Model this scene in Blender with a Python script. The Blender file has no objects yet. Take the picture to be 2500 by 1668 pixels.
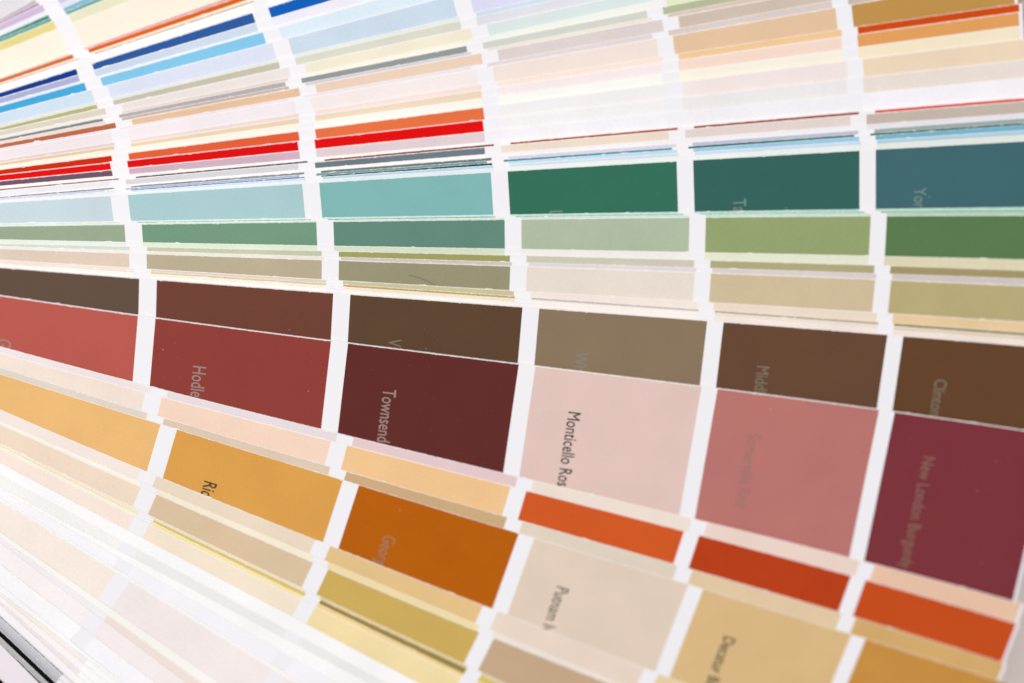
import bpy, math, random
from mathutils import Vector, Matrix
random.seed(7)
scn = bpy.context.scene
MM = 0.001

# ------------------------------------------------------------------ camera
F_PX, IMG_W, IMG_H = 2430.0, 2500.0, 1668.0
TILT, PAN = math.radians(-9.5), math.radians(-3.0)
DIST = 211.6 * MM
ROT = Matrix.Rotation(PAN, 3, 'Y') @ Matrix.Rotation(TILT, 3, 'X')
CAM = ROT @ Vector((0, 0, DIST))
cd = bpy.data.cameras.new('camera')
cam = bpy.data.objects.new('camera', cd)
scn.collection.objects.link(cam)
cam.matrix_world = Matrix.Translation(CAM) @ ROT.to_4x4()
cd.sensor_width = 36.0
cd.lens = 36.0 * F_PX / IMG_W
cd.clip_start, cd.clip_end = 0.01, 20.0
cd.dof.use_dof = True
cd.dof.focus_distance = 0.2101
cd.dof.aperture_fstop = 2.15
scn.camera = cam

# ------------------------------------------------------------------ light
w = bpy.data.worlds.new('World'); scn.world = w; w.use_nodes = True
bgn = w.node_tree.nodes['Background']
bgn.inputs[0].default_value = (1.0, 0.985, 0.985, 1)
bgn.inputs[1].default_value = 0.725
def area(name, loc, target, size, power, col=(1, 1, 1)):
    l = bpy.data.lights.new(name, 'AREA'); l.shape = 'RECTANGLE'
    l.size, l.size_y = size; l.energy = power; l.color = col
    o = bpy.data.objects.new(name, l); scn.collection.objects.link(o)
    o.location = loc
    o.rotation_euler = (Vector(target) - Vector(loc)).to_track_quat('-Z', 'Y').to_euler()
    return o
area('window_light', (-0.85, 0.75, 0.95), (0.0, 0.0, 0.0), (0.9, 0.9), 11.6, (1.0, 0.985, 0.975))
scn.view_settings.view_transform = 'Standard'
scn.view_settings.look = 'None'
scn.view_settings.exposure = 0.0
scn.view_settings.gamma = 1.0

# ------------------------------------------------------------------ materials
def mat_base(name, rough, spec):
    m = bpy.data.materials.new(name); m.use_nodes = True
    nt = m.node_tree; b = nt.nodes['Principled BSDF']
    b.inputs['Roughness'].default_value = rough
    b.inputs['Specular IOR Level'].default_value = spec
    return m, nt, b
def N(nt, kind, **kw):
    n = nt.nodes.new(kind)
    for k, v in kw.items():
        if k in ('operation', 'blend_type', 'data_type', 'feature'): setattr(n, k, v)
        else: n.inputs[k].default_value = v
    return n
def coated(name, rough, spec, use_object_colour=True, col=(1, 1, 1), mottle=0.05, bump=0.05, specks=True, wear_bounce=0.0):
    """coated paper: even ink with faint mottling, a few pale dust specks, fine tooth"""
    m, nt, b = mat_base(name, rough, spec); L = nt.links.new
    geo = nt.nodes.new('ShaderNodeNewGeometry')
    if use_object_colour:
        c = nt.nodes.new('ShaderNodeObjectInfo').outputs['Color']
    else:
        r = nt.nodes.new('ShaderNodeRGB'); r.outputs[0].default_value = (*col, 1); c = r.outputs[0]
    if wear_bounce:                                            # ink bleed and wear, plus bounced colour painted in, along the cut
        wm = nt.nodes.new('ShaderNodeMix'); wm.data_type = 'RGBA'; wm.inputs['Factor'].default_value = wear_bounce
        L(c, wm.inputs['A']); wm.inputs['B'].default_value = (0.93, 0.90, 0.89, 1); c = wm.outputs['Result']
    n1 = N(nt, 'ShaderNodeTexNoise', Scale=90.0, Detail=3.0); L(geo.outputs['Position'], n1.inputs['Vector'])
    n2 = N(nt, 'ShaderNodeTexNoise', Scale=2600.0, Detail=2.0); L(geo.outputs['Position'], n2.inputs['Vector'])
    a = N(nt, 'ShaderNodeMath', operation='ADD'); L(n1.outputs[0], a.inputs[0]); L(n2.outputs[0], a.inputs[1])
    mr = nt.nodes.new('ShaderNodeMapRange'); L(a.outputs[0], mr.inputs[0])
    mr.inputs[1].default_value = 0.6; mr.inputs[2].default_value = 1.4
    mr.inputs[3].default_value = 1 - mottle; mr.inputs[4].default_value = 1 + mottle
    vm = N(nt, 'ShaderNodeVectorMath', operation='SCALE'); L(c, vm.inputs[0]); L(mr.outputs[0], vm.inputs['Scale'])
    out = vm.outputs[0]
    if specks:
        for sc_, th, am in ((190.0, 0.020, 0.45), (640.0, 0.05, 0.09)):
            v = N(nt, 'ShaderNodeTexVoronoi', Scale=sc_); L(geo.outputs['Position'], v.inputs['Vector'])
            lt = N(nt, 'ShaderNodeMath', operation='LESS_THAN'); L(v.outputs['Distance'], lt.inputs[0]); lt.inputs[1].default_value = th
            mx = nt.nodes.new('ShaderNodeMix'); mx.data_type = 'RGBA'
            sc = N(nt, 'ShaderNodeMath', operation='MULTIPLY'); L(lt.outputs[0], sc.inputs[0]); sc.inputs[1].default_value = am
            L(sc.outputs[0], mx.inputs['Factor']); L(out, mx.inputs['A']); mx.inputs['B'].default_value = (0.8, 0.78, 0.74, 1)
            out = mx.outputs['Result']
    L(out, b.inputs['Base Color'])
    bp_ = N(nt, 'ShaderNodeBump', Strength=bump, Distance=0.00004)
    n3 = N(nt, 'ShaderNodeTexNoise', Scale=1800.0, Detail=3.0); L(geo.outputs['Position'], n3.inputs['Vector'])
    L(n3.outputs[0], bp_.inputs['Height'])
    b2 = N(nt, 'ShaderNodeBump', Strength=1.0, Distance=0.0009)
    n4 = N(nt, 'ShaderNodeTexNoise', Scale=22.0, Detail=1.0); L(geo.outputs['Position'], n4.inputs['Vector'])
    L(n4.outputs[0], b2.inputs['Height']); L(b2.outputs[0], bp_.inputs['Normal']); L(bp_.outputs[0], b.inputs['Normal'])
    return m
INK = coated('printed_ink', 0.42, 0.07, mottle=0.06, bump=0.35)
WORN_BOUNCE = coated('worn_bounce_ink', 0.6, 0.1, mottle=0.05, bump=0.3, specks=False, wear_bounce=0.76)
PAPER = coated('white_card', 0.5, 0.3, use_object_colour=False, col=(0.868, 0.858, 0.888), mottle=0.008, bump=0.1, specks=False)
TEXT = coated('text_ink', 0.5, 0.3, mottle=0.02, bump=0.0, specks=False)
CUT = coated('cut_paper_edge', 0.7, 0.2, use_object_colour=False, col=(0.93, 0.89, 0.85), mottle=0.03, bump=0.2, specks=False)  # warm light bounced between cards is painted into this edge colour
TABLE = coated('table_paint', 0.6, 0.3, use_object_colour=False, col=(0.80, 0.70, 0.655), mottle=0.06, bump=0.2, specks=False)

def lin(c): return c / 12.92 if c <= 0.04045 else ((c + 0.055) / 1.055) ** 2.4
GAIN, HAZE = 1.0, 0.0062
def colour(h, g=None):
    v = [lin(int(h[i:i + 2], 16) / 255) for i in (0, 2, 4)]
    return tuple(max(0.002, min(0.93, (x - HAZE) * GAIN)) for x in v) + (1,)

# ------------------------------------------------------------------ measuring: plan position of a point seen at card height h
def plan(p, h):
    r = ROT @ Vector((p[0] - IMG_W / 2, -(p[1] - IMG_H / 2), -F_PX))
    t = (h - CAM.z) / r.z
    q = CAM + r * t
    return Vector((q.x, q.y))
Z = {'A': (0, 0, 3.136), 'B': (500, 0, 3.136), 'C': (1000, 0, 3.136), 'D': (1500, 0, 3.136), 'E': (2000, 0, 3.136),
     'F': (0, 400, 3.136), 'G': (500, 400, 3.136), 'H': (1000, 400, 3.136), 'I': (1500, 400, 3.136), 'J': (2000, 400, 3.136),
     'K': (0, 800, 3.613), 'L': (0, 1234, 3.613), 'M': (600, 1000, 2.347), 'N': (1100, 1100, 2.76),
     'O': (1700, 1100, 2.76), 'P': (2000, 1100, 2.76), 'X': (0, 0, 1.0)}
def pt(c, x, y):
    ox, oy, s = Z[c]; return (ox + x / s, oy + y / s)

PITCH0, GAP0, WIDTH = 40.0 * MM, 3.6 * MM, 50.0 * MM
# height of each strip's face: the fan climbs from the lowest strip (far edge) to the closed pages on top
KNOTS = [(0, -25.5), (8, -23.0), (12, -20.2), (14, -18.2), (22, -15.4), (28, -13.6), (31, -12.3), (36, -9.8), (43, -6.9), (47, -5.6),
         (51, -4.1), (56, -1.5), (57, -0.8), (58, -0.4), (68, 0.7), (83, 2.3), (91, 4.6)]
def height(i):
    for (a, p), (b, q) in zip(KNOTS, KNOTS[1:]):
        if a <= i <= b: return (p + (q - p) * (i - a) / (b - a)) * MM
    return KNOTS[0][1] * MM if i < 0 else KNOTS[-1][1] * MM

# name of look | edge points | gap refs (gap number, left border) | colours of the patches left to right
CARDS = open_cards = r'''
grey lavender strip at the very top left corner|A 0 -170;A 160 -240|1 A 150|E2DEE4,D8D4DC,E0E0E8,E0E0EA,C8C4BC,B0A898
slate grey strip in the top left corner above the mauve line|A 0 140;A 230 10|1 A 262|BCBABE,C4BCC8,D0D0D8,D8D8E0,C0BCB0,A8A090
thin mauve strip edge above the lilac strip|A 0 165;A 290 18|1 A 290|B58EB0,C8B8D8,D8D0E0,E0DCE8,C8C0B8,B0A490
lilac strip in the top left corner above the pale lavender one|A 0 185;A 310 32;A 470 -35|1 A 318|CDB9D7,CBC3DE,D8D4E4,E4E0EA,CCC4BC,B0A488
pale lavender strip above the dark green edge|A 0 236;A 350 82;A 490 18|1 A 345|EBEBF5,D7DCEE,E4E8F4,E8E8F0,D0CCC4,B4A890
dark green strip edge turning sky teal beyond the gap|A 0 275;A 365 108;A 490 48;A 640 -5|1 A 365|2A857A,84B4CC,A0C8D8,C0D8E0,C8C8B8,A8A488
thin sea green strip edge above the mustard strip|A 0 302;A 380 132;A 515 80;A 730 0|1 A 382|5EA193,66A39C,A8CCC8,C8DCD8,C8C8B0,A8A080
mustard yellow strip below the green edges|A 0 330;A 400 155;A 525 98;A 850 -15|1 A 405|E4D78E,E4E2C3,ECE8D0,F0ECDC,D8D0B0,C0A870
broad cream strip near the top left corner|A 0 398;A 430 222;A 550 165;A 1000 12|1 A 440|FEF0E0,FCECDC,FCF0E4,F8F0E8,ECE0CC,D8C098
hairline pink strip edge above the burnt orange line|A 0 597;A 555 402;A 690 350;A 1568 42|1 A 555,2 B 240|EFC4AC,DEA8A4,E0B0A8,E4C0B0,E0B898,D09860
narrow burnt orange strip edge above the cream sliver|A 0 606;A 560 413;A 690 364;A 1568 62;B 290 -28|1 A 563,2 B 300|C86C3C,D6620F,D86818,DC8040,D88838,C87820
cream sliver between orange edge and olive hairline|A 0 632;A 570 444;A 735 392;A 1568 108;B 300 6|1 A 572,2 B 340|F8DDC8,FAE6D2,FAE8D8,F8E8DC,ECD4B8,D8B888
olive hairline strip edge above the white strip|A 0 647;A 595 449;A 735 402;A 1568 127;B 380 2|1 A 598,2 B 382|C8B49C,B4A478,B8AC80,C0B890,B8A878,A89058
off white strip directly above the dark blue one|A 0 656;A 600 457;A 730 412;A 1568 137;B 400 8|1 A 570,2 B 366|FEFCF8,FDFCF8,FCFCFA,F8F8F8,F0F0F0,E8E4DC
dark blue strip with royal blue patch at the top|A 0 703;A 575 526;A 710 485;A 1568 208;B 365 95;B 495 50;B 660 0|1 A 577,2 B 365|003C8C,2F5C9F,1560B8,3070C0,4888C8,6090B0
lavender blue strip just under the dark blue one|A 0 748;A 585 572;A 725 535;A 1568 288;B 390 172;B 520 132;B 980 0|1 A 590,2 B 392|ABB0D6,CAD8EA,ECEAF6,DCDCF0,D0D0E8,C0C0D0
thin ice white strip above the sky blue one|A 0 790;A 605 625;A 770 580;A 1568 358;B 410 238;B 545 198;B 1250 3|1 A 605,2 B 412|DCEBF6,E6EFF8,EAF2FA,E0E8F4,D8E0EC,C8D0D8
bright sky blue strip near the top left|A 0 803;A 640 632;A 770 595;A 1568 370;B 445 240;B 570 205;B 1250 12|1 A 640,2 B 445|45A9DA,83C6E9,DAEAF4,D0E4F0,C4DCE8,B0CCD8
pale blue strip under the sky blue one|A 0 860;A 690 695;A 830 655;A 1568 450;B 515 322;B 640 285;B 1568 47;C 190 0|1 A 698,2 B 512,3 C 325|CFDFEE,DAE0F1,C8D9E7,DBDBF3,D4D8EC,C8CCD8
thin pale green grey strip above the olive one|A 0 955;A 730 782;A 860 752;A 1568 578;B 570 448;B 690 415;B 1568 213;C 380 128;C 510 95;C 900 8|1 A 738,2 B 568,3 C 380|DAE2D6,DFE5E0,E2E6E2,CCDEEC,C8D4D8,B8C0B8
narrow olive strip turning stone grey to its right|A 0 973;A 735 802;A 865 770;A 1568 600;B 565 475;B 690 440;B 1568 240;C 380 158;C 515 128;C 1100 3|1 A 738,2 B 566,3 C 382|B5B27E,C4BFAC,D7D8CA,DFDFE6,C8CCC0,B0B09C
beige strip turning pale yellow then mint near the top|A 0 1000;A 800 825;A 930 795;A 1568 640;B 640 517;B 760 485;B 1568 305;C 465 215;C 590 185;C 1430 5|1 A 800,2 B 640,3 C 465|D8D1C1,E8E1DD,F0E9D3,D8E4E4,DCE4DC,D0D4C0
cream white sliver above the charcoal strip|A 0 1040;A 800 880;A 940 850;A 1568 715;B 640 596;B 770 570;B 1568 392;C 465 316;C 600 270;C 1568 68;D 260 15;D 330 0|1 A 800,2 B 642,3 C 468,4 D 260|EEE6DE,E2D4CA,FAF3E8,EFF3E9,E2E9C8,D0D4A8
narrow charcoal grey strip with paler far end|A 0 1062;A 775 905;A 885 880;A 1568 747;B 620 624;B 725 600;B 1568 430;C 440 347;C 560 325;C 1568 127;D 235 83;D 360 55;D 640 0|1 A 775,2 B 620,3 C 442,4 D 236|82888C,B2ACAF,939A98,D1D3CC,B6BA9C,A0A070
thin taupe strip edge above the brown one|A 0 1082;A 800 925;A 930 900;A 1568 780;B 640 660;B 780 632;B 1568 475;C 475 398;C 610 368;C 1568 180;D 280 140;D 400 108;D 1000 -10|1 A 800,2 B 642,3 C 475,4 D 280|E6D8CE,C6B4A8,D2CED6,E8E3D4,D9C6B6,C8B090
terracotta brown strip turning peach tan to its right|A 0 1100;A 870 940;A 1000 910;A 1568 797;B 725 668;B 848 645;B 1568 505;C 550 408;C 675 380;C 1568 197;D 355 150;D 475 122;D 1100 10|1 A 872,2 B 726,3 C 552,4 D 357|B86C49,E2BF9E,E9CFB9,DCD1CF,CEBFB0,B0A08C
thin lilac grey strip below the terracotta one|A 0 1132;A 790 1000;A 925 975;A 1568 868;B 640 748;B 770 728;B 1568 580;C 475 508;C 605 482;C 1568 305;D 280 255;D 410 238;D 1568 18|1 A 790,2 B 635,3 C 478,4 D 280|E6DCE4,E6DEE6,E8E2E8,E2D6DA,D8CCC8,C8BCB0
broad pale pink strip turning tan then ochre at the top right|A 0 1148;A 830 1005;A 955 985;A 1568 877;B 685 765;B 805 745;B 1568 608;C 520 530;C 645 502;C 1568 337;D 325 298;D 450 267;D 1568 82;E 110 60;E 240 33;E 450 -4|1 A 832,2 B 686,3 C 522,4 D 325,5 E 113|EEE4E7,F0E7EA,F3E9E7,F0E1D7,E2C2A0,C09350
dusty rose sliver turning fiery orange at the top right|A 0 1228;A 860 1090;A 980 1070;A 1568 978;B 720 865;B 850 840;B 1568 733;C 560 652;C 690 628;C 1568 478;D 370 438;D 495 408;D 1568 240;E 155 228;E 290 203;E 1500 35|1 A 860,2 B 722,3 C 562,4 D 370,5 E 158|DFCCC8,E8D8D2,F0E0DA,F5E4D8,EEC898,CE4E05
sandy strip turning apricot orange at the top right|A 0 1247;A 860 1114;A 965 1095;A 1568 1005;B 720 900;B 832 882;B 1568 772;C 555 692;C 680 667;C 1568 532;D 370 482;D 490 458;D 1568 300;E 155 282;E 280 262;E 1530 92|1 A 858,2 B 722,3 C 556,4 D 372,5 E 155|E2C8A8,E7D0B1,EBD8BE,F4E8E8,F3DACB,E1A05F
ivory strip above the orange red one|A 0 1272;A 850 1145;A 970 1130;A 1568 1045;B 715 947;B 840 925;B 1568 825;C 550 752;C 680 730;C 1568 610;D 370 572;D 500 545;D 1568 408;E 160 375;E 295 352;E 1540 200|1 A 850,2 B 715,3 C 560,4 D 372,5 E 163|FCF0DE,FDF2E4,FEF7ED,FDF8F2,FDF1E1,F2E5C8
orange red strip, upper of the two fiery ones|A 0 1295;A 840 1192;A 972 1172;A 1568 1092;B 715 998;B 845 980;B 1568 890;C 570 820;C 690 803;C 1568 695;D 400 640;D 520 622;D 1568 492;E 200 465;E 325 440;E 1568 300|1 A 842,2 B 717,3 C 573,4 D 398,5 E 200|CA3000,DF603A,E47345,F1EEEE,F0E4E1,EAD5BA
pure red strip, lower of the two fiery ones|A 0 1338;A 830 1243;A 965 1227;A 1568 1158;B 710 1078;B 845 1060;B 1568 980;C 568 918;C 690 902;C 1568 808;D 400 758;D 520 745;D 1568 628;E 200 600;E 330 585;E 1568 458|1 A 832,2 B 712,3 C 570,4 D 398,5 E 200|E00000,DA0010,E0000F,F2F0F2,EBE8E8,E8DDD4
mauve strip directly under the pure red one|A 0 1380;A 838 1306;A 970 1285;A 1568 1230;B 725 1150;B 860 1135;B 1568 1062;C 588 1008;C 700 992;C 1568 912;D 520 855;D 1568 752;E 330 706;E 1568 595|1 A 840,2 B 728,3 C 590,5 E 200|6F5668,CDB0C0,DECDD1,F3F1F6,F0EEF3,F4F2F8
white strip just under the mauve one|A 0 1424;A 845 1350;A 985 1332;A 1568 1285;B 750 1215;B 875 1205;B 1568 1138;C 610 1085;C 740 1073;C 1568 998;D 440 965;D 600 950;D 1568 865;E 240 838;E 430 822;E 1568 735|1 A 845,2 B 728,3 C 590,5 E 200|F8F4F2,F6F2F2,F8F6F4,F6F4F8,F6F4F8,F6F4F8
hairline rust brown strip edge under the white one|A 0 1446;A 900 1366;A 1035 1352;A 1568 1302;B 790 1231;B 925 1217;B 1568 1156;C 655 1105;C 785 1090;C 1568 1017;D 485 980;D 615 964;D 1568 881;E 295 858;E 430 839;E 1568 752|1 A 900,2 B 790,3 C 655,4 D 485,5 E 297|A07868,5A5050,8C4034,AC5030,98482E,D84030
grey strip turning slate then cream across the middle|A 0 1460;A 825 1385;A 955 1368;A 1568 1318;B 712 1252;B 848 1237;B 1568 1177;C 580 1127;C 715 1110;C 1568 1036;D 415 1003;D 545 988;D 1568 903;E 230 882;E 360 868;E 1568 774|1 A 825,2 B 714,3 C 582,4 D 416,5 E 232|E6E7EC,D4D3D8,6D7D86,EADBCA,E1D3CE,C3B6AA
white sliver under the slate grey patch|A 0 1500;A 830 1432;A 985 1414;A 1568 1365;B 720 1296;B 850 1284;B 1568 1226;C 585 1183;C 720 1170;C 1568 1098;D 420 1070;D 550 1058;D 1568 985;E 230 962;E 360 952;E 1568 865|1 A 830,2 B 722,3 C 585,4 D 422,5 E 232|F4F3F5,F6F4F6,F8F6F4,F2F0F2,EEECF2,E4E2EA
hairline dark grey strip edge turning lavender|A 0 1507;A 865 1437;A 1020 1420;A 1568 1378;B 760 1318;B 900 1304;B 1568 1253;C 635 1208;C 770 1198;C 1568 1137;D 475 1102;D 605 1090;D 1568 1020;E 290 1000;E 430 986;E 1568 905|1 A 865,2 B 762,3 C 636,4 D 474,5 E 292|8C8C98,8C9094,747874,D8D4E0,BCC0D0,9CACA8
hairline teal strip edge above the darkest line|A 0 1517;A 825 1452;A 960 1438;A 1568 1393;B 725 1337;B 860 1326;B 1568 1278;C 600 1233;C 735 1221;C 1568 1160;D 440 1128;D 570 1120;D 1568 1050;E 260 1035;E 390 1020;E 1568 940|1 A 825,2 B 725,3 C 602,4 D 440,5 E 262|C4CCE0,A4BCD8,6CA0A4,5494AC,106468,185850
darkest hairline strip edge with blue far end|A 0 1528;A 830 1462;A 980 1450;A 1568 1407;B 760 1352;B 900 1342;B 1568 1295;C 640 1252;C 770 1240;C 1568 1175;D 480 1144;D 610 1133;D 1568 1064;E 300 1048;E 435 1036;E 1568 956|1 A 865,2 B 762,3 C 640,4 D 480,5 E 300|D4D8EC,405C90,103C50,BEDCEE,9CCAE2,78B4CC
light blue sliver above the teal strip|A 0 1536;A 870 1470;A 1000 1460;A 1568 1414;B 765 1362;B 895 1350;B 1568 1306;C 655 1270;C 770 1258;C 1568 1203;D 490 1172;D 615 1162;D 1568 1098;E 310 1080;E 440 1070;E 1568 998|1 A 870,2 B 768,3 C 656,4 D 490,5 E 312|DCEAF4,CFE2F0,BAD4E0,D2DEEC,CCDCEA,B4CEDC
palest blue sliver touching the teal strip|A 0 1543;A 870 1483;A 1000 1474;A 1568 1430;B 765 1382;B 895 1370;B 1568 1328;C 655 1290;C 770 1279;C 1568 1230;D 490 1197;D 615 1187;D 1568 1128;E 310 1114;E 440 1102;E 1568 1035|1 A 870,2 B 768,3 C 656,4 D 490,5 E 312|E6F2F8,E4F0F8,DCEAF0,E8F0EC,E6F0EC,E0E8E0
broad teal strip turning dark green to its right|A 0 1548;A 838 1500;A 975 1487;A 1568 1450;B 745 1403;B 880 1391;B 1568 1355;C 632 1315;C 765 1305;C 1568 1262;D 475 1232;D 608 1220;D 1568 1168;E 300 1150;E 435 1140;E 1568 1078|1 A 838,2 B 745,3 C 632,4 D 478,5 E 301|C6D7DE,A8CACE,80B6B4,37705C,38655E,426A70
pale mint hairline under the broad teal strip|F 0 454;F 865 442;F 1000 437;F 1568 430;G 775 412;G 905 409;G 1568 402;H 650 395;H 780 388;H 1568 376;I 485 372;I 615 364;I 1568 354;J 300 350;J 435 344;J 1568 333|1 F 868,2 G 775,3 H 652,4 I 486,5 J 302|D4EEE6,CCEEE2,C4EADC,BCE4D4,B0D8CC,B8DCCC
sea green hairline between two mint slivers|F 0 461;F 905 451;F 1045 446;F 1568 439;G 815 423;G 945 419;G 1568 412;H 690 404;H 820 400;H 1568 388;I 530 383;I 660 378;I 1568 368;J 340 366;J 480 362;J 1568 352|1 F 905,2 G 815,3 H 692,4 I 530,5 J 342|C0D8C8,78AC98,589480,80BCA8,90C8B4,84BC9C
pale mint sliver touching the sage green strip|F 0 466;F 905 457;F 1045 453;F 1568 447;G 815 430;G 945 428;G 1568 420;H 690 412;H 820 408;H 1568 399;I 530 392;I 660 390;I 1568 381;J 340 382;J 480 378;J 1568 371|1 F 945,2 G 855,3 H 735,4 I 575,5 J 388|D8F0E4,CCECDC,C4E8D8,C4E4D4,C0E0CC,A8D0B4
sage green strip turning deep green to its right|F 0 473;F 945 464;F 1080 461;F 1568 456;G 855 439;G 988 437;G 1568 431;H 735 423;H 865 420;H 1568 413;I 575 408;I 705 405;I 1568 401;J 390 398;J 525 395;J 1568 391|1 F 945,2 G 856,3 H 735,4 I 575,5 J 390|97A98F,73997F,638A7B,AFBCA3,94A371,5D7C51
pale green white sliver under the sage strip|F 0 580;F 955 597;F 1090 601;F 1568 611;G 860 626;G 990 629;G 1568 638;H 735 650;H 870 654;H 1568 665;I 570 676;I 700 680;I 1568 694;J 370 703;J 505 709;J 1568 735|1 F 955,2 G 860,3 H 736,4 I 570,5 J 372|E4ECE0,DDE8D0,D4DEC6,EEEDE6,E2E6CE,DCD4B4
grey green sliver turning olive above the tan strip|F 0 608;F 985 632;F 1120 637;F 1568 648;G 895 663;G 1028 668;G 1568 683;H 775 698;H 905 703;H 1568 717;I 610 735;I 735 740;I 1568 765;J 420 773;J 548 781;J 1568 815|1 F 987,2 G 895,3 H 776,4 I 611,5 J 421|D0D8D0,C4C8AE,9EA064,CDC8B7,AEA97E,A2976A
lilac grey hairline above the tan strip|F 0 632;F 985 663;F 1125 670;F 1568 683;G 910 706;G 1045 714;G 1568 730;H 795 751;H 925 760;H 1568 775;I 620 797;I 757 802;I 1568 825;J 430 832;J 565 844;J 1568 882|1 F 1000,2 G 912,3 H 795,4 I 624,5 J 434|ECE8E0,E8E4D8,CCC4BC,DED9DA,D7CECD,CFC5C3
tan strip turning khaki in the middle of the fan|F 0 645;F 985 682;F 1122 688;F 1568 704;G 895 731;G 1030 738;G 1568 755;H 775 780;H 908 785;H 1568 805;I 612 828;I 745 836;I 1568 865;J 428 882;J 562 893;J 1568 930|1 F 987,2 G 895,3 H 776,4 I 611,5 J 430|DBCAB8,B8AC91,989477,E6DCD0,CDBC9B,B9AB7D
pinkish white sliver under the tan strip|F 0 734;F 990 796;F 1125 806;F 1568 830;G 895 884;G 1030 893;G 1568 925;H 770 970;H 905 978;H 1568 1018;I 600 1052;I 730 1062;I 1568 1108;J 405 1138;J 540 1148;J 1568 1212|1 F 1017,2 G 930,3 H 806,4 I 636,5 J 443|ECDED2,DCD0C4,C8C29A,EFE4DA,E9D9C8,E5CBA0
golden brown hairline under the khaki patch|F 0 755;F 1018 817;F 1150 826;F 1568 852;G 930 913;G 1058 926;G 1568 962;H 805 1013;H 935 1026;H 1568 1063;I 640 1110;I 770 1124;I 1568 1180;J 450 1212;J 585 1227;J 1568 1293|1 F 1020,2 G 932,3 H 808,4 I 641,5 J 455|E8DACC,D8C8A0,C0A468,C8BCB8,B4A88C,8C8058
cream sliver under the golden brown hairline|F 0 764;F 1018 830;F 1150 842;F 1568 868;G 930 932;G 1058 944;G 1568 978;H 805 1032;H 935 1044;H 1568 1082;I 640 1130;I 770 1144;I 1568 1198;J 450 1232;J 585 1248;J 1568 1316|1 F 1020,2 G 932,3 H 808,4 I 641,5 J 455|FAF2EA,F2ECDC,ECE4CC,F4EEE8,ECDED4,E0D2BC
white sliver touching the dark brown strip|F 0 776;F 1018 850;F 1150 858;F 1568 888;G 930 955;G 1058 966;G 1568 1000;H 805 1058;H 935 1068;H 1568 1105;I 640 1162;I 770 1176;I 1568 1228;J 450 1268;J 585 1283;J 1568 1350|1 F 1020,2 G 925,3 H 800,4 I 637,5 J 447|FCF8F4,FAF6F0,F6F2EC,F6F0EC,F0E4DC,EEE0D8
broad dark brown strip in the middle of the fan|F 0 790;F 1067 876;F 1203 887;F 1568 912;G 982 990;G 1115 998;G 1568 1028;H 865 1095;H 997 1105;H 1568 1142;I 710 1197;I 838 1210;I 1568 1265;J 525 1305;J 655 1322;J 1568 1390|1 F 1067,2 G 982,3 H 866,4 I 709,5 J 525|645144,704438,5F4735,8A765F,684A38,65462F
brick red strip with maroon and rose patches across the middle|F 0 1005;F 1052 1162;F 1192 1180;F 1568 1226;G 965 1352;G 1098 1370;G 1568 1427;H 840 1533;H 965 1546;X 1713 944;X 1752 949;X 2146 998;X 2188 1006;X 2500 1051|1 F 1054,2 G 966,3 H 841,4 X 1713,5 X 2146|B85B52,90423B,63312E,E0C4BC,B97670,7D373E
lilac pink sliver below the brick red strip|K 0 168;K 1185 484;K 1340 525;K 2168 728;M 437 112;M 533 139;M 1408 350;N 352 152;N 465 183;N 1530 433;O 0 468;O 1010 712;P 185 718;P 300 750;P 1320 1022|1 K 1335,2 M 523,3 N 450,5 P 277|EDE2E3,E6DBDE,E4C9CA,EEDFD3,EBD4C8,E8C2A8
peach strip turning bright orange red to its right|K 0 213;K 1275 572;K 1415 612;K 2168 797;M 490 176;M 580 205;M 1408 400;N 405 240;N 510 272;N 1570 542;O 20 572;O 1045 840;P 215 842;P 335 874;P 1345 1168|1 K 1278,2 M 490,3 N 407,4 N 1570,5 P 218|F1E1D4,F3D5C0,EEC490,D05B2A,B9421F,C65022
taupe sliver between the peach and ochre strips|K 0 350;K 1300 748;K 1445 790;K 2168 1010;M 0 190;M 487 325;M 577 352;M 1408 592;N 383 442;N 485 478;N 1535 782;O 0 808;O 985 1098;P 150 1090;P 270 1130;P 1250 1438|1 K 1300,2 M 487,3 N 386,5 P 152|DED4C8,DCC8B2,CBAA80,DFD2C0,E2C8A6,D4AC70
ochre strip turning burnt orange below the taupe sliver|K 0 400;K 1415 852;K 1553 903;K 2168 1080;M 0 238;M 557 400;M 648 431;M 1408 655;N 458 553;N 560 590;N 1600 900;O 50 930;O 1050 1240;P 215 1243;P 335 1282;P 1250 1558|1 K 1417,2 M 558,3 N 460,4 N 1602,5 P 218|EABA78,DAA050,B6600F,E1CEBC,D9B986,C79045
pale pinkish sliver below the ochre strip|K 0 723;K 1310 1274;K 1445 1330;K 2168 1630;M 0 590;M 445 765;M 540 798;M 1400 1135;N 268 1062;N 375 1108;N 1360 1480;N 1470 1532|1 K 1237,2 M 400,3 N 224,4 N 1308|F2E5DC,E9D8C2,E3C18A,E8D6C6,E8D0A8,D0A868
cream hairline above the tan strip at the lower left|K 0 808;K 1240 1375;K 1370 1430;M 0 668;M 390 845;M 480 880;M 1340 1230;N 200 1165;N 290 1215;N 1290 1640|1 K 1238,2 M 392,3 N 200|FAF2E4,F6EAD2,EEDCA8,EEE2D6,ECD8B4,D8B880
tan strip turning mustard gold at the lower left|K 0 845;K 1245 1408;K 1375 1465;L 1600 0;L 2168 240;M 0 705;M 390 870;M 480 912;M 1340 1272;N 195 1222;N 305 1270;N 1060 1562|1 K 1243,2 M 390,3 N 196|EDD9C4,D9C1A0,CCAC5F,C4A888,C09868,B08048
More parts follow.
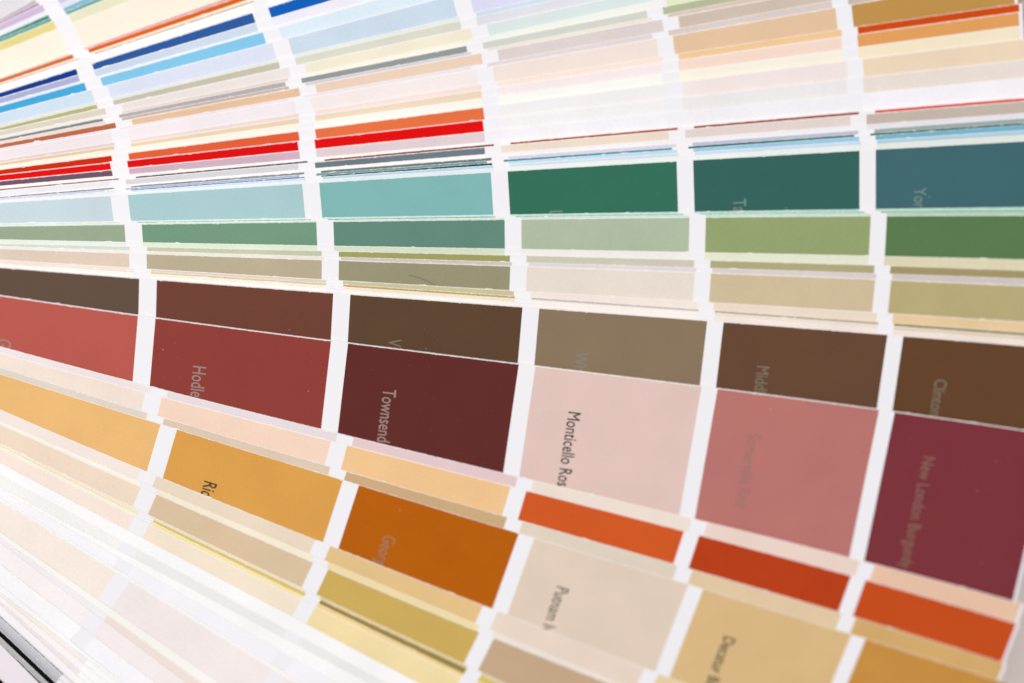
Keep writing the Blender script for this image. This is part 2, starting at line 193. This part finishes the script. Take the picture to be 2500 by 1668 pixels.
pale hairline above the thin gold line|K 0 1010;K 400 1212;K 1100 1556;L 1310 85;L 2168 480;M 0 868;M 345 1030;M 440 1084;M 1270 1470;N 0 1388;N 115 1450|1 L 1200,2 M 348,3 N 117|F6E8D4,F0E2C8,E0CC90,D8C8A8,D0B890,C0A070
thin gold strip edge darkening to its right|K 0 1022;K 400 1224;K 1100 1572;L 1355 132;L 2168 502;M 0 884;M 345 1046;M 440 1100;M 1270 1490;N 0 1405;N 115 1468|1 L 1220,2 M 350,3 N 118|F3E6BC,DAC26A,9C8444,D8C068,C8B070,B89850
pale yellow hairline above the cream strip|K 0 1045;K 400 1245;K 1100 1592;L 1330 150;L 2168 535;M 0 905;M 345 1078;M 410 1112;M 1250 1516|1 L 1200,2 M 325,3 N 90|FAF2DC,F6E6AC,F2D48C,F0D890,E8D0A0,D8B888
cream strip turning buttery yellow at the lower left|K 0 1068;K 400 1265;K 1100 1615;L 1180 103;L 1310 172;L 2168 578;M 0 930;M 325 1092;M 410 1132;M 1240 1535|1 L 1175,2 M 323,3 N 70|F4E4D8,F3E4CE,F0DCA8,ECD8B8,E8D0B0,D8C090
white strip under the buttery yellow one|K 0 1188;K 700 1568;L 1130 222;L 1260 302;L 2168 780;M 290 1182;M 360 1235;M 980 1568|1 L 1130,2 M 300,3 N 30|FCFAFC,FCFCFD,FCFAFC,F8F8F8,F8F8F8,F8F8F8
light grey sliver at the lower left between white strips|K 0 1262;K 500 1545;L 380 -5;L 1090 328;L 1220 415;L 2168 915;M 0 1112;M 230 1250;M 350 1315;M 850 1600|1 L 1085,2 M 235|F2F0EE,ECEBEA,EAEAE8,ECECEC,F0F0F0,F0F0F0
narrow white strip below the light grey sliver|K 0 1305;L 0 -60;L 330 50;L 1060 395;L 2168 990;M 0 1168;M 700 1580|1 L 1060,2 M 215|F8F8F8,F8F8F8,F8F8FA,F8F8F8,F8F8F8,F8F8F8
lavender white strip above the broad pale peach one|K 0 1360;L 130 -10;L 1000 465;L 2168 1095;M 0 1260;M 500 1562|1 L 1035|F6F4F8,F4F2F7,F4F2F8,F4F4F8,F8F8F8,F8F8F8
white hairline above the broad pale peach strip|K 0 1500;L 100 -8;L 990 552;L 1140 640;L 2168 1238;M 0 1382;M 300 1560|1 L 992,2 M 170|FDF8F4,FBF6F4,F8F4F4,F8F8F8,F8F8F8,F8F8F8
broad pale peach strip at the bottom left|K 0 1540;L 100 8;L 990 570;L 1140 662;L 2168 1262;M 0 1405;M 250 1562|1 L 992,2 M 170|F6E9DE,F1E8E6,EFE6E0,F4F0F0,F8F8F8,F8F8F8
cream white strip below the broad pale peach one|L 0 240;L 860 828;L 1010 925;L 1800 1480|1 L 850|FCF6F0,FAF3EE,F8F4F0,F8F8F8,F8F8F8,F8F8F8
beige pink sliver near the bottom left corner|L 0 285;L 860 905;L 965 985;L 1750 1545|1 L 830|F2ECEF,EDDFD7,ECE0DC,F8F8F8,F8F8F8,F8F8F8
pinkish white strip near the bottom left corner|L 0 330;L 800 935;L 940 1040;L 1640 1568|1 L 790|F6F0F0,F3EAEB,F4ECEC,F8F8F8,F8F8F8,F8F8F8
lavender white strip near the bottom left corner|L 0 520;L 600 980;L 900 1210;L 1370 1568|1 L 720|F8F6FA,F6F4F9,F6F4FA,F8F8F8,F8F8F8,F8F8F8
warm white strip above the beige hairlines|L 0 700;L 660 1225;L 1000 1500|1 L 690|FAF6FA,F9F7FB,F8F8F8,F8F8F8,F8F8F8,F8F8F8
upper beige hairline beside the stack of closed pages|L 0 770;L 330 1020;L 655 1270|1 L 655|F4EDE4,FAF8FA,F8F8F8,F8F8F8,F8F8F8,F8F8F8
pink white sliver between the two beige hairlines|L 0 800;L 330 1062;L 630 1312|1 L 630|F8F2F4,FAF8FA,F8F8F8,F8F8F8,F8F8F8,F8F8F8
lower beige hairline beside the stack of closed pages|L 0 852;L 300 1105;L 600 1372|1 L 600|ECE6E6,FAF8FA,F8F8F8,F8F8F8,F8F8F8,F8F8F8
white strip directly above the black ruled cards|L 0 880;L 300 1145;L 560 1392|1 L 590|F6F2F6,FAF8FA,F8F8F8,F8F8F8,F8F8F8,F8F8F8
hairline dark green card edge, upper rule of the grey pages|L 0 980;L 280 1225;L 560 1492|1 L 560|30484C,FAF8FA,F8F8F8,F8F8F8,F8F8F8,F8F8F8
light grey ruled page above the black card|L 0 996;L 270 1236;L 548 1498|1 L 548|C6C8CE,FAF8FA,F8F8F8,F8F8F8,F8F8F8,F8F8F8
darker grey ruled page touching the black card|L 0 1050;L 260 1290;L 512 1530|1 L 520|B4B6C0,FAF8FA,F8F8F8,F8F8F8,F8F8F8,F8F8F8
black card band in the bottom left corner|L 0 1108;L 250 1330;L 480 1560|1 L 492|141618,FAF8FA,F8F8F8,F8F8F8,F8F8F8,F8F8F8
silver grey page below the black card|L 0 1166;L 230 1385;L 435 1582|1 L 455|B4BABC,FAF8FA,F8F8F8,F8F8F8,F8F8F8,F8F8F8
dark green hairline card edge below the silver page|L 0 1214;L 180 1384;L 372 1574|1 L 400|1F4440,FAF8FA,F8F8F8,F8F8F8,F8F8F8,F8F8F8
white lowest strip in the bottom left corner|L 0 1232;L 180 1402;L 355 1588|1 L 700|EAE2E8,FAF8FA,F8F8F8,F8F8F8,F8F8F8,F8F8F8
black tip in the very bottom left corner|L 0 1530;L 20 1550;L 60 1592|1 L 80|101012,FAF8FA,F8F8F8,F8F8F8,F8F8F8,F8F8F8
'''
# names printed on the patches: (strip look prefix, patch number, words, dark ink?)
NAMES = [('broad teal', 3, 'Lafayette Green', 0), ('broad teal', 4, 'Tarrytown Green', 0), ('broad teal', 5, 'Yorktowne Green', 0),
         ('broad dark brown', 2, 'Van Buren Brown', 6), ('broad dark brown', 3, 'Whitall Brown', 2),
         ('broad dark brown', 4, 'Middlebury Brown', 6), ('broad dark brown', 5, 'Clinton Brown', 6),
         ('brick red', 0, 'Georgian Brick', 0), ('brick red', 1, 'Hodley Red', 0), ('brick red', 2, 'Townsend Harbor Brown', 0),
         ('brick red', 3, 'Monticello Rose', 1), ('brick red', 4, 'Somerville Red', 5), ('brick red', 5, 'New London Burgundy', 4),
         ('ochre strip', 1, 'Richmond Gold', 1), ('ochre strip', 2, 'Georgian Gold', 2), ('ochre strip', 3, 'Putnam Ivory', 3),
         ('ochre strip', 4, 'Decatur Buff', 1), ('ochre strip', 5, 'Marblehead Gold', 1), ('peach strip', 5, 'Ravishing Red', 2)]

# ------------------------------------------------------------------ mesh helpers
def link(name, me, parent=None, mat=None):
    o = bpy.data.objects.new(name, me); scn.collection.objects.link(o)
    if mat: me.materials.append(mat)
    if parent: o.parent = parent
    return o
def sheet(name, us, top, bottom, z0, z1):
    """slab whose upper border follows top(u) and lower border bottom(u)"""
    v, f = [], []
    n = len(us)
    for u in us:
        v += [(u, top(u), z1), (u, bottom(u), z1), (u, top(u), z0), (u, bottom(u), z0)]
    for i in range(n - 1):
        a, b = 4 * i, 4 * i + 4
        f += [(a, a + 1, b + 1, b), (a + 2, b + 2, b + 3, a + 3), (a, b, b + 2, a + 2), (a + 1, a + 3, b + 3, b + 1)]
    f += [(0, 2, 3, 1), (4 * n - 4, 4 * n - 3, 4 * n - 1, 4 * n - 2)]
    me = bpy.data.meshes.new(name); me.from_pydata(v, [], f); me.update()
    return me
def solve(Am, bv):
    n = len(bv); M_ = [r[:] + [bv[i]] for i, r in enumerate(Am)]
    for i in range(n):
        p = max(range(i, n), key=lambda r: abs(M_[r][i])); M_[i], M_[p] = M_[p], M_[i]
        for r in range(n):
            if r != i:
                k = M_[r][i] / M_[i][i]
                for c in range(i, n + 1): M_[r][c] -= k * M_[i][c]
    return [M_[i][n] / M_[i][i] for i in range(n)]
def polyfit(xs, ys, deg):
    n = deg + 1
    Am = [[sum(x ** (i + j) for x in xs) for j in range(n)] for i in range(n)]
    bv = [sum(y * x ** i for x, y in zip(xs, ys)) for i in range(n)]
    return solve(Am, bv)
fcache = {}
def text_mesh(words):
    cu = bpy.data.curves.new('lettering', 'FONT'); cu.body = words; cu.size = 1.0; cu.resolution_u = 3
    cu.space_character = 1.0
    o = bpy.data.objects.new('lettering', cu); scn.collection.objects.link(o)
    dg = bpy.context.evaluated_depsgraph_get(); dg.update()
    me = bpy.data.meshes.new_from_object(o.evaluated_get(dg))
    bpy.data.objects.remove(o); bpy.data.curves.remove(cu)
    return me

# ------------------------------------------------------------------ the strips
lines = [l for l in CARDS.strip().splitlines() if l.strip()]
REF = next(i for i, l in enumerate(lines) if l.startswith('brick red'))
LABEL_FIX = {}
def parse(l):
    lab, e, g, cols = l.split('|')
    P_ = []
    for s in e.split(';'):
        c, x, y = s.split(); P_.append(pt(c, float(x), float(y)))
    G_ = []
    for s in g.split(','):
        k, c, x = s.split(); G_.append((int(k), pt(c, float(x), 0)[0]))
    return lab, sorted(P_), G_, cols.split(',')
def interp(P_, x):
    if x <= P_[0][0]: a, b = P_[0], P_[1]
    elif x >= P_[-1][0]: a, b = P_[-2], P_[-1]
    else:
        for a, b in zip(P_, P_[1:]):
            if a[0] <= x <= b[0]: break
    t = (x - a[0]) / max(1e-6, b[0] - a[0])
    return a[1] + t * (b[1] - a[1])
count = len(lines)
GAPLESS = {69, 71, 73, 75, 79, 80, 81, 82, 83}
debug = []
prev = None
for i, l in enumerate(lines):
    lab, pts, gaps, cols = parse(l)
    h = height(i); THICK = min(0.75 * MM, (height(i) - height(i - 1)) if i else 0.3 * MM) - 0.03 * MM
    W_ = [plan(p, h) for p in pts]
    # main direction of the strip's upper edge
    n = len(W_); cx = sum(p.x for p in W_) / n; cy = sum(p.y for p in W_) / n
    sl = sum((p.x - cx) * (p.y - cy) for p in W_) / sum((p.x - cx) ** 2 for p in W_)
    d = Vector((1, sl)).normalized(); nv = Vector((-d.y, d.x)); c0 = Vector((cx, cy))
    ss = [(p - c0).dot(d) for p in W_]; vv = [(p - c0).dot(nv) for p in W_]
    deg = 2 if n >= 6 and (pts[-1][0] - pts[0][0]) > 900 else 1
    if n >= 12: deg = 3
    S0 = 0.1
    co = polyfit([s / S0 for s in ss], vv, deg)
    smin, smax = min(ss), max(ss)
    def edge(s, co=co, a=smin, b=smax):
        t = max(a, min(b, s)); x = t / S0
        y = sum(c * x ** k for k, c in enumerate(co))
        dy = sum(k * c * x ** (k - 1) for k, c in enumerate(co) if k) / S0
        return y + dy * (s - t)
    res = max(abs(edge(s) - v) for s, v in zip(ss, vv)) / MM
    # where the printed gaps fall
    offs = []
    for k, gx in gaps:
        q = plan((gx, interp(pts, gx)), h)
        offs.append((k - 1, (q - c0).dot(d)))
    # strips sag a little differently, so their pitch is fitted within a few per cent
    PITCH = PITCH0
    if len(offs) >= 3:
        mk = sum(o[0] for o in offs) / len(offs); ms = sum(o[1] for o in offs) / len(offs)
        fit = sum((o[0] - mk) * (o[1] - ms) for o in offs) / sum((o[0] - mk) ** 2 for o in offs)
        PITCH = max(0.965 * PITCH0, min(1.02 * PITCH0, fit))
    GAP = GAP0 * PITCH / PITCH0; PATCH = PITCH - GAP
    offs = [o[1] - o[0] * PITCH for o in offs]
    off = sum(offs) / len(offs)
    debug.append((i, round(res, 2), round(PITCH / MM, 2), [round((o - off) / MM, 1) for o in offs], lab[:30]))
    # frame: origin at the left (pivot) end of the strip, x along it
    extra = 1.3 * MM if lab.startswith(('peach', 'taupe', 'ochre')) else 0.0
    s_end = off + 5 * PITCH + extra + 0.7 * MM          # right-hand end of the strip
    s_beg = off - 2 * PITCH
    org = c0 + d * s_beg + nv * edge(s_beg)
    emp = bpy.data.objects.new('paint_strip', None); scn.collection.objects.link(emp)
    emp.empty_display_size = 0.01
    emp.location = (org.x, org.y, h - THICK); emp.rotation_euler = (0, 0, math.atan2(d.y, d.x))
    emp['label'] = lab; emp['category'] = 'paint strip'; emp['group'] = 'colour strips of the paint fan deck'
    e0 = edge(s_beg)
    rnd = random.Random(i * 13 + 5)
    ph = [rnd.uniform(0, 6.28) for _ in range(4)]
    def top(u, ph=ph):
        return edge(u + s_beg) - e0
    def bot(u): return top(u) - WIDTH
    total = s_end - s_beg
    nseg = 800
    us = [total * k / nseg for k in range(nseg + 1)]
    rag = [rnd.gauss(0, 0.016 * MM) for _ in us]
    for _ in range(9):                                   # torn paper fibres standing out from the cut
        q = rnd.randrange(3, nseg - 6)
        for e_ in range(rnd.randint(1, 4)): rag[q + e_] += rnd.uniform(0.03, 0.17) * MM
    if i > 83: rag = [0.3 * r_ for r_ in rag]
    rt = dict(zip(us, rag))
    def rag_at(u, rag=rag, total=total, nseg=nseg):
        x_ = max(0.0, min(nseg - 1e-6, u / total * nseg)); k_ = int(x_); f_ = x_ - k_
        return rag[k_] * (1 - f_) + rag[k_ + 1] * f_ - 0.004 * MM
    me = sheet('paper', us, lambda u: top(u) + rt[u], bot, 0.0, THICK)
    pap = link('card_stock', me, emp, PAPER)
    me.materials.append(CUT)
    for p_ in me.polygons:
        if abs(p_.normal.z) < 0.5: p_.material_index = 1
    # printed patches
    thin = 'hairline' in lab
    mg = (0.05 if thin else 0.09 if any(q in lab for q in ('thin ', 'narrow', 'sliver')) else 0.17) * MM
    if i > 83: mg = 0.01 * MM
    for k in range(-1, 6):
        a = off + GAP + (k - 1) * PITCH - s_beg; b = a + PATCH + (extra if k == 5 else 0.0)
        hexc = cols[max(0, k)]
        if hexc == 'F8F8F8' and i < 69: continue
        if i in GAPLESS: b = a + PITCH - 0.01 * MM       # plain white leaves carry no printed gap
        m_ = 90
        us2 = [a + (b - a) * q / m_ for q in range(m_ + 1)]
        jr = {u: mg + abs(rnd.gauss(0, 0.035 * MM)) + (rnd.uniform(0.05, 0.15) * MM if rnd.random() < (0.03 if not thin else 0.06) else 0) for u in us2}
        pm = sheet('patch', us2, lambda u: top(u) - jr[u], lambda u: bot(u) + 0.1 * MM, THICK - 0.01 * MM, THICK + 0.012 * MM)
        nv0 = len(pm.vertices)
        vs = [v.co[:] for v in pm.vertices]; fs = [list(p.vertices) for p in pm.polygons]; nf = len(fs)
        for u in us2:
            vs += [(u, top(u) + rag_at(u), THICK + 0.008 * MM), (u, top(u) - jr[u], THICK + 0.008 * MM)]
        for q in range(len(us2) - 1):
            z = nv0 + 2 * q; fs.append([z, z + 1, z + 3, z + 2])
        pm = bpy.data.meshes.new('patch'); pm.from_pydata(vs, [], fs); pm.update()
        po = link('colour_patch', pm, emp, INK); pm.materials.append(WORN_BOUNCE)
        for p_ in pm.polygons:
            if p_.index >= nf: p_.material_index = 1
        po.color = colour(hexc)
        for pre, kk, words, dark in NAMES:
            if kk == k and lab.startswith(pre):
                tm = text_mesh(words)
                cs = 4.05 * MM
                base_u, v0 = a + 8.5 * MM, top(a + 9 * MM) - 8.9 * MM
                for vert in tm.vertices:
                    x, y = vert.co.x * cs * 0.69, vert.co.y * cs
                    vert.co = (base_u + y, v0 - x, THICK + 0.016 * MM)
                nv_, ed = len(tm.vertices), [list(p.vertices) for p in tm.polygons]
                co2 = [v.co[:] for v in tm.vertices]              # two passes of ink make the strokes a little bolder
                tm = bpy.data.meshes.new('lettering')
                tm.from_pydata(co2 + [(x_ + 0.07 * MM, y_ - 0.05 * MM, z_ + 0.004 * MM) for x_, y_, z_ in co2], [], ed + [[q + nv_ for q in p] for p in ed]); tm.update()
                to = link('printed_name', tm, po, TEXT)
                to.color = {0: colour('9A837A'), 4: colour('866459'), 5: colour('9C7468'), 6: colour('7C7060'), 1: colour('3C342C'), 2: colour('A07858'), 3: colour('605848')}[dark]
                if pre == 'broad dark brown' and kk == 3: to.color = colour('85807A')
                if pre == 'broad teal': to.color = colour('748A84')
                to['label'] = 'small vertical lettering printed on the patch'

# ------------------------------------------------------------------ a stray hair on the khaki patch
hz = height(next(i for i, l in enumerate(lines) if l.startswith('tan strip turning khaki'))) + 0.05 * MM
cu = bpy.data.curves.new('hair', 'CURVE'); cu.dimensions = '3D'; cu.bevel_depth = 0.045 * MM; cu.bevel_resolution = 2
hp = [(998, 672), (1012, 675), (1030, 680), (1046, 688), (1058, 695), (1063, 698)]
sp = cu.splines.new('NURBS'); sp.points.add(len(hp) - 1); sp.use_endpoint_u = True; sp.order_u = 4
for q, p in zip(sp.points, hp):
    g = plan(p, hz); q.co = (g.x, g.y, hz, 1)
ho = bpy.data.objects.new('hair', cu); scn.collection.objects.link(ho)
bpy.context.evaluated_depsgraph_get().update()
hm = bpy.data.meshes.new_from_object(ho.evaluated_get(bpy.context.evaluated_depsgraph_get()))
bpy.data.objects.remove(ho)
hair = link('hair', hm, None, TEXT); hair.color = colour('72705A')
hair['label'] = 'short dark stray hair lying on the khaki patch'; hair['category'] = 'hair'

# ------------------------------------------------------------------ the surface under the fan
zt = height(0) - 7 * MM
v = [(-0.9, -0.9, zt), (0.9, -0.9, zt), (0.9, 0.9, zt), (-0.9, 0.9, zt)]
me = bpy.data.meshes.new('table_surface'); me.from_pydata(v, [], [(0, 1, 2, 3)]); me.update()
t = link('table_surface', me, None, TABLE); t['kind'] = 'structure'
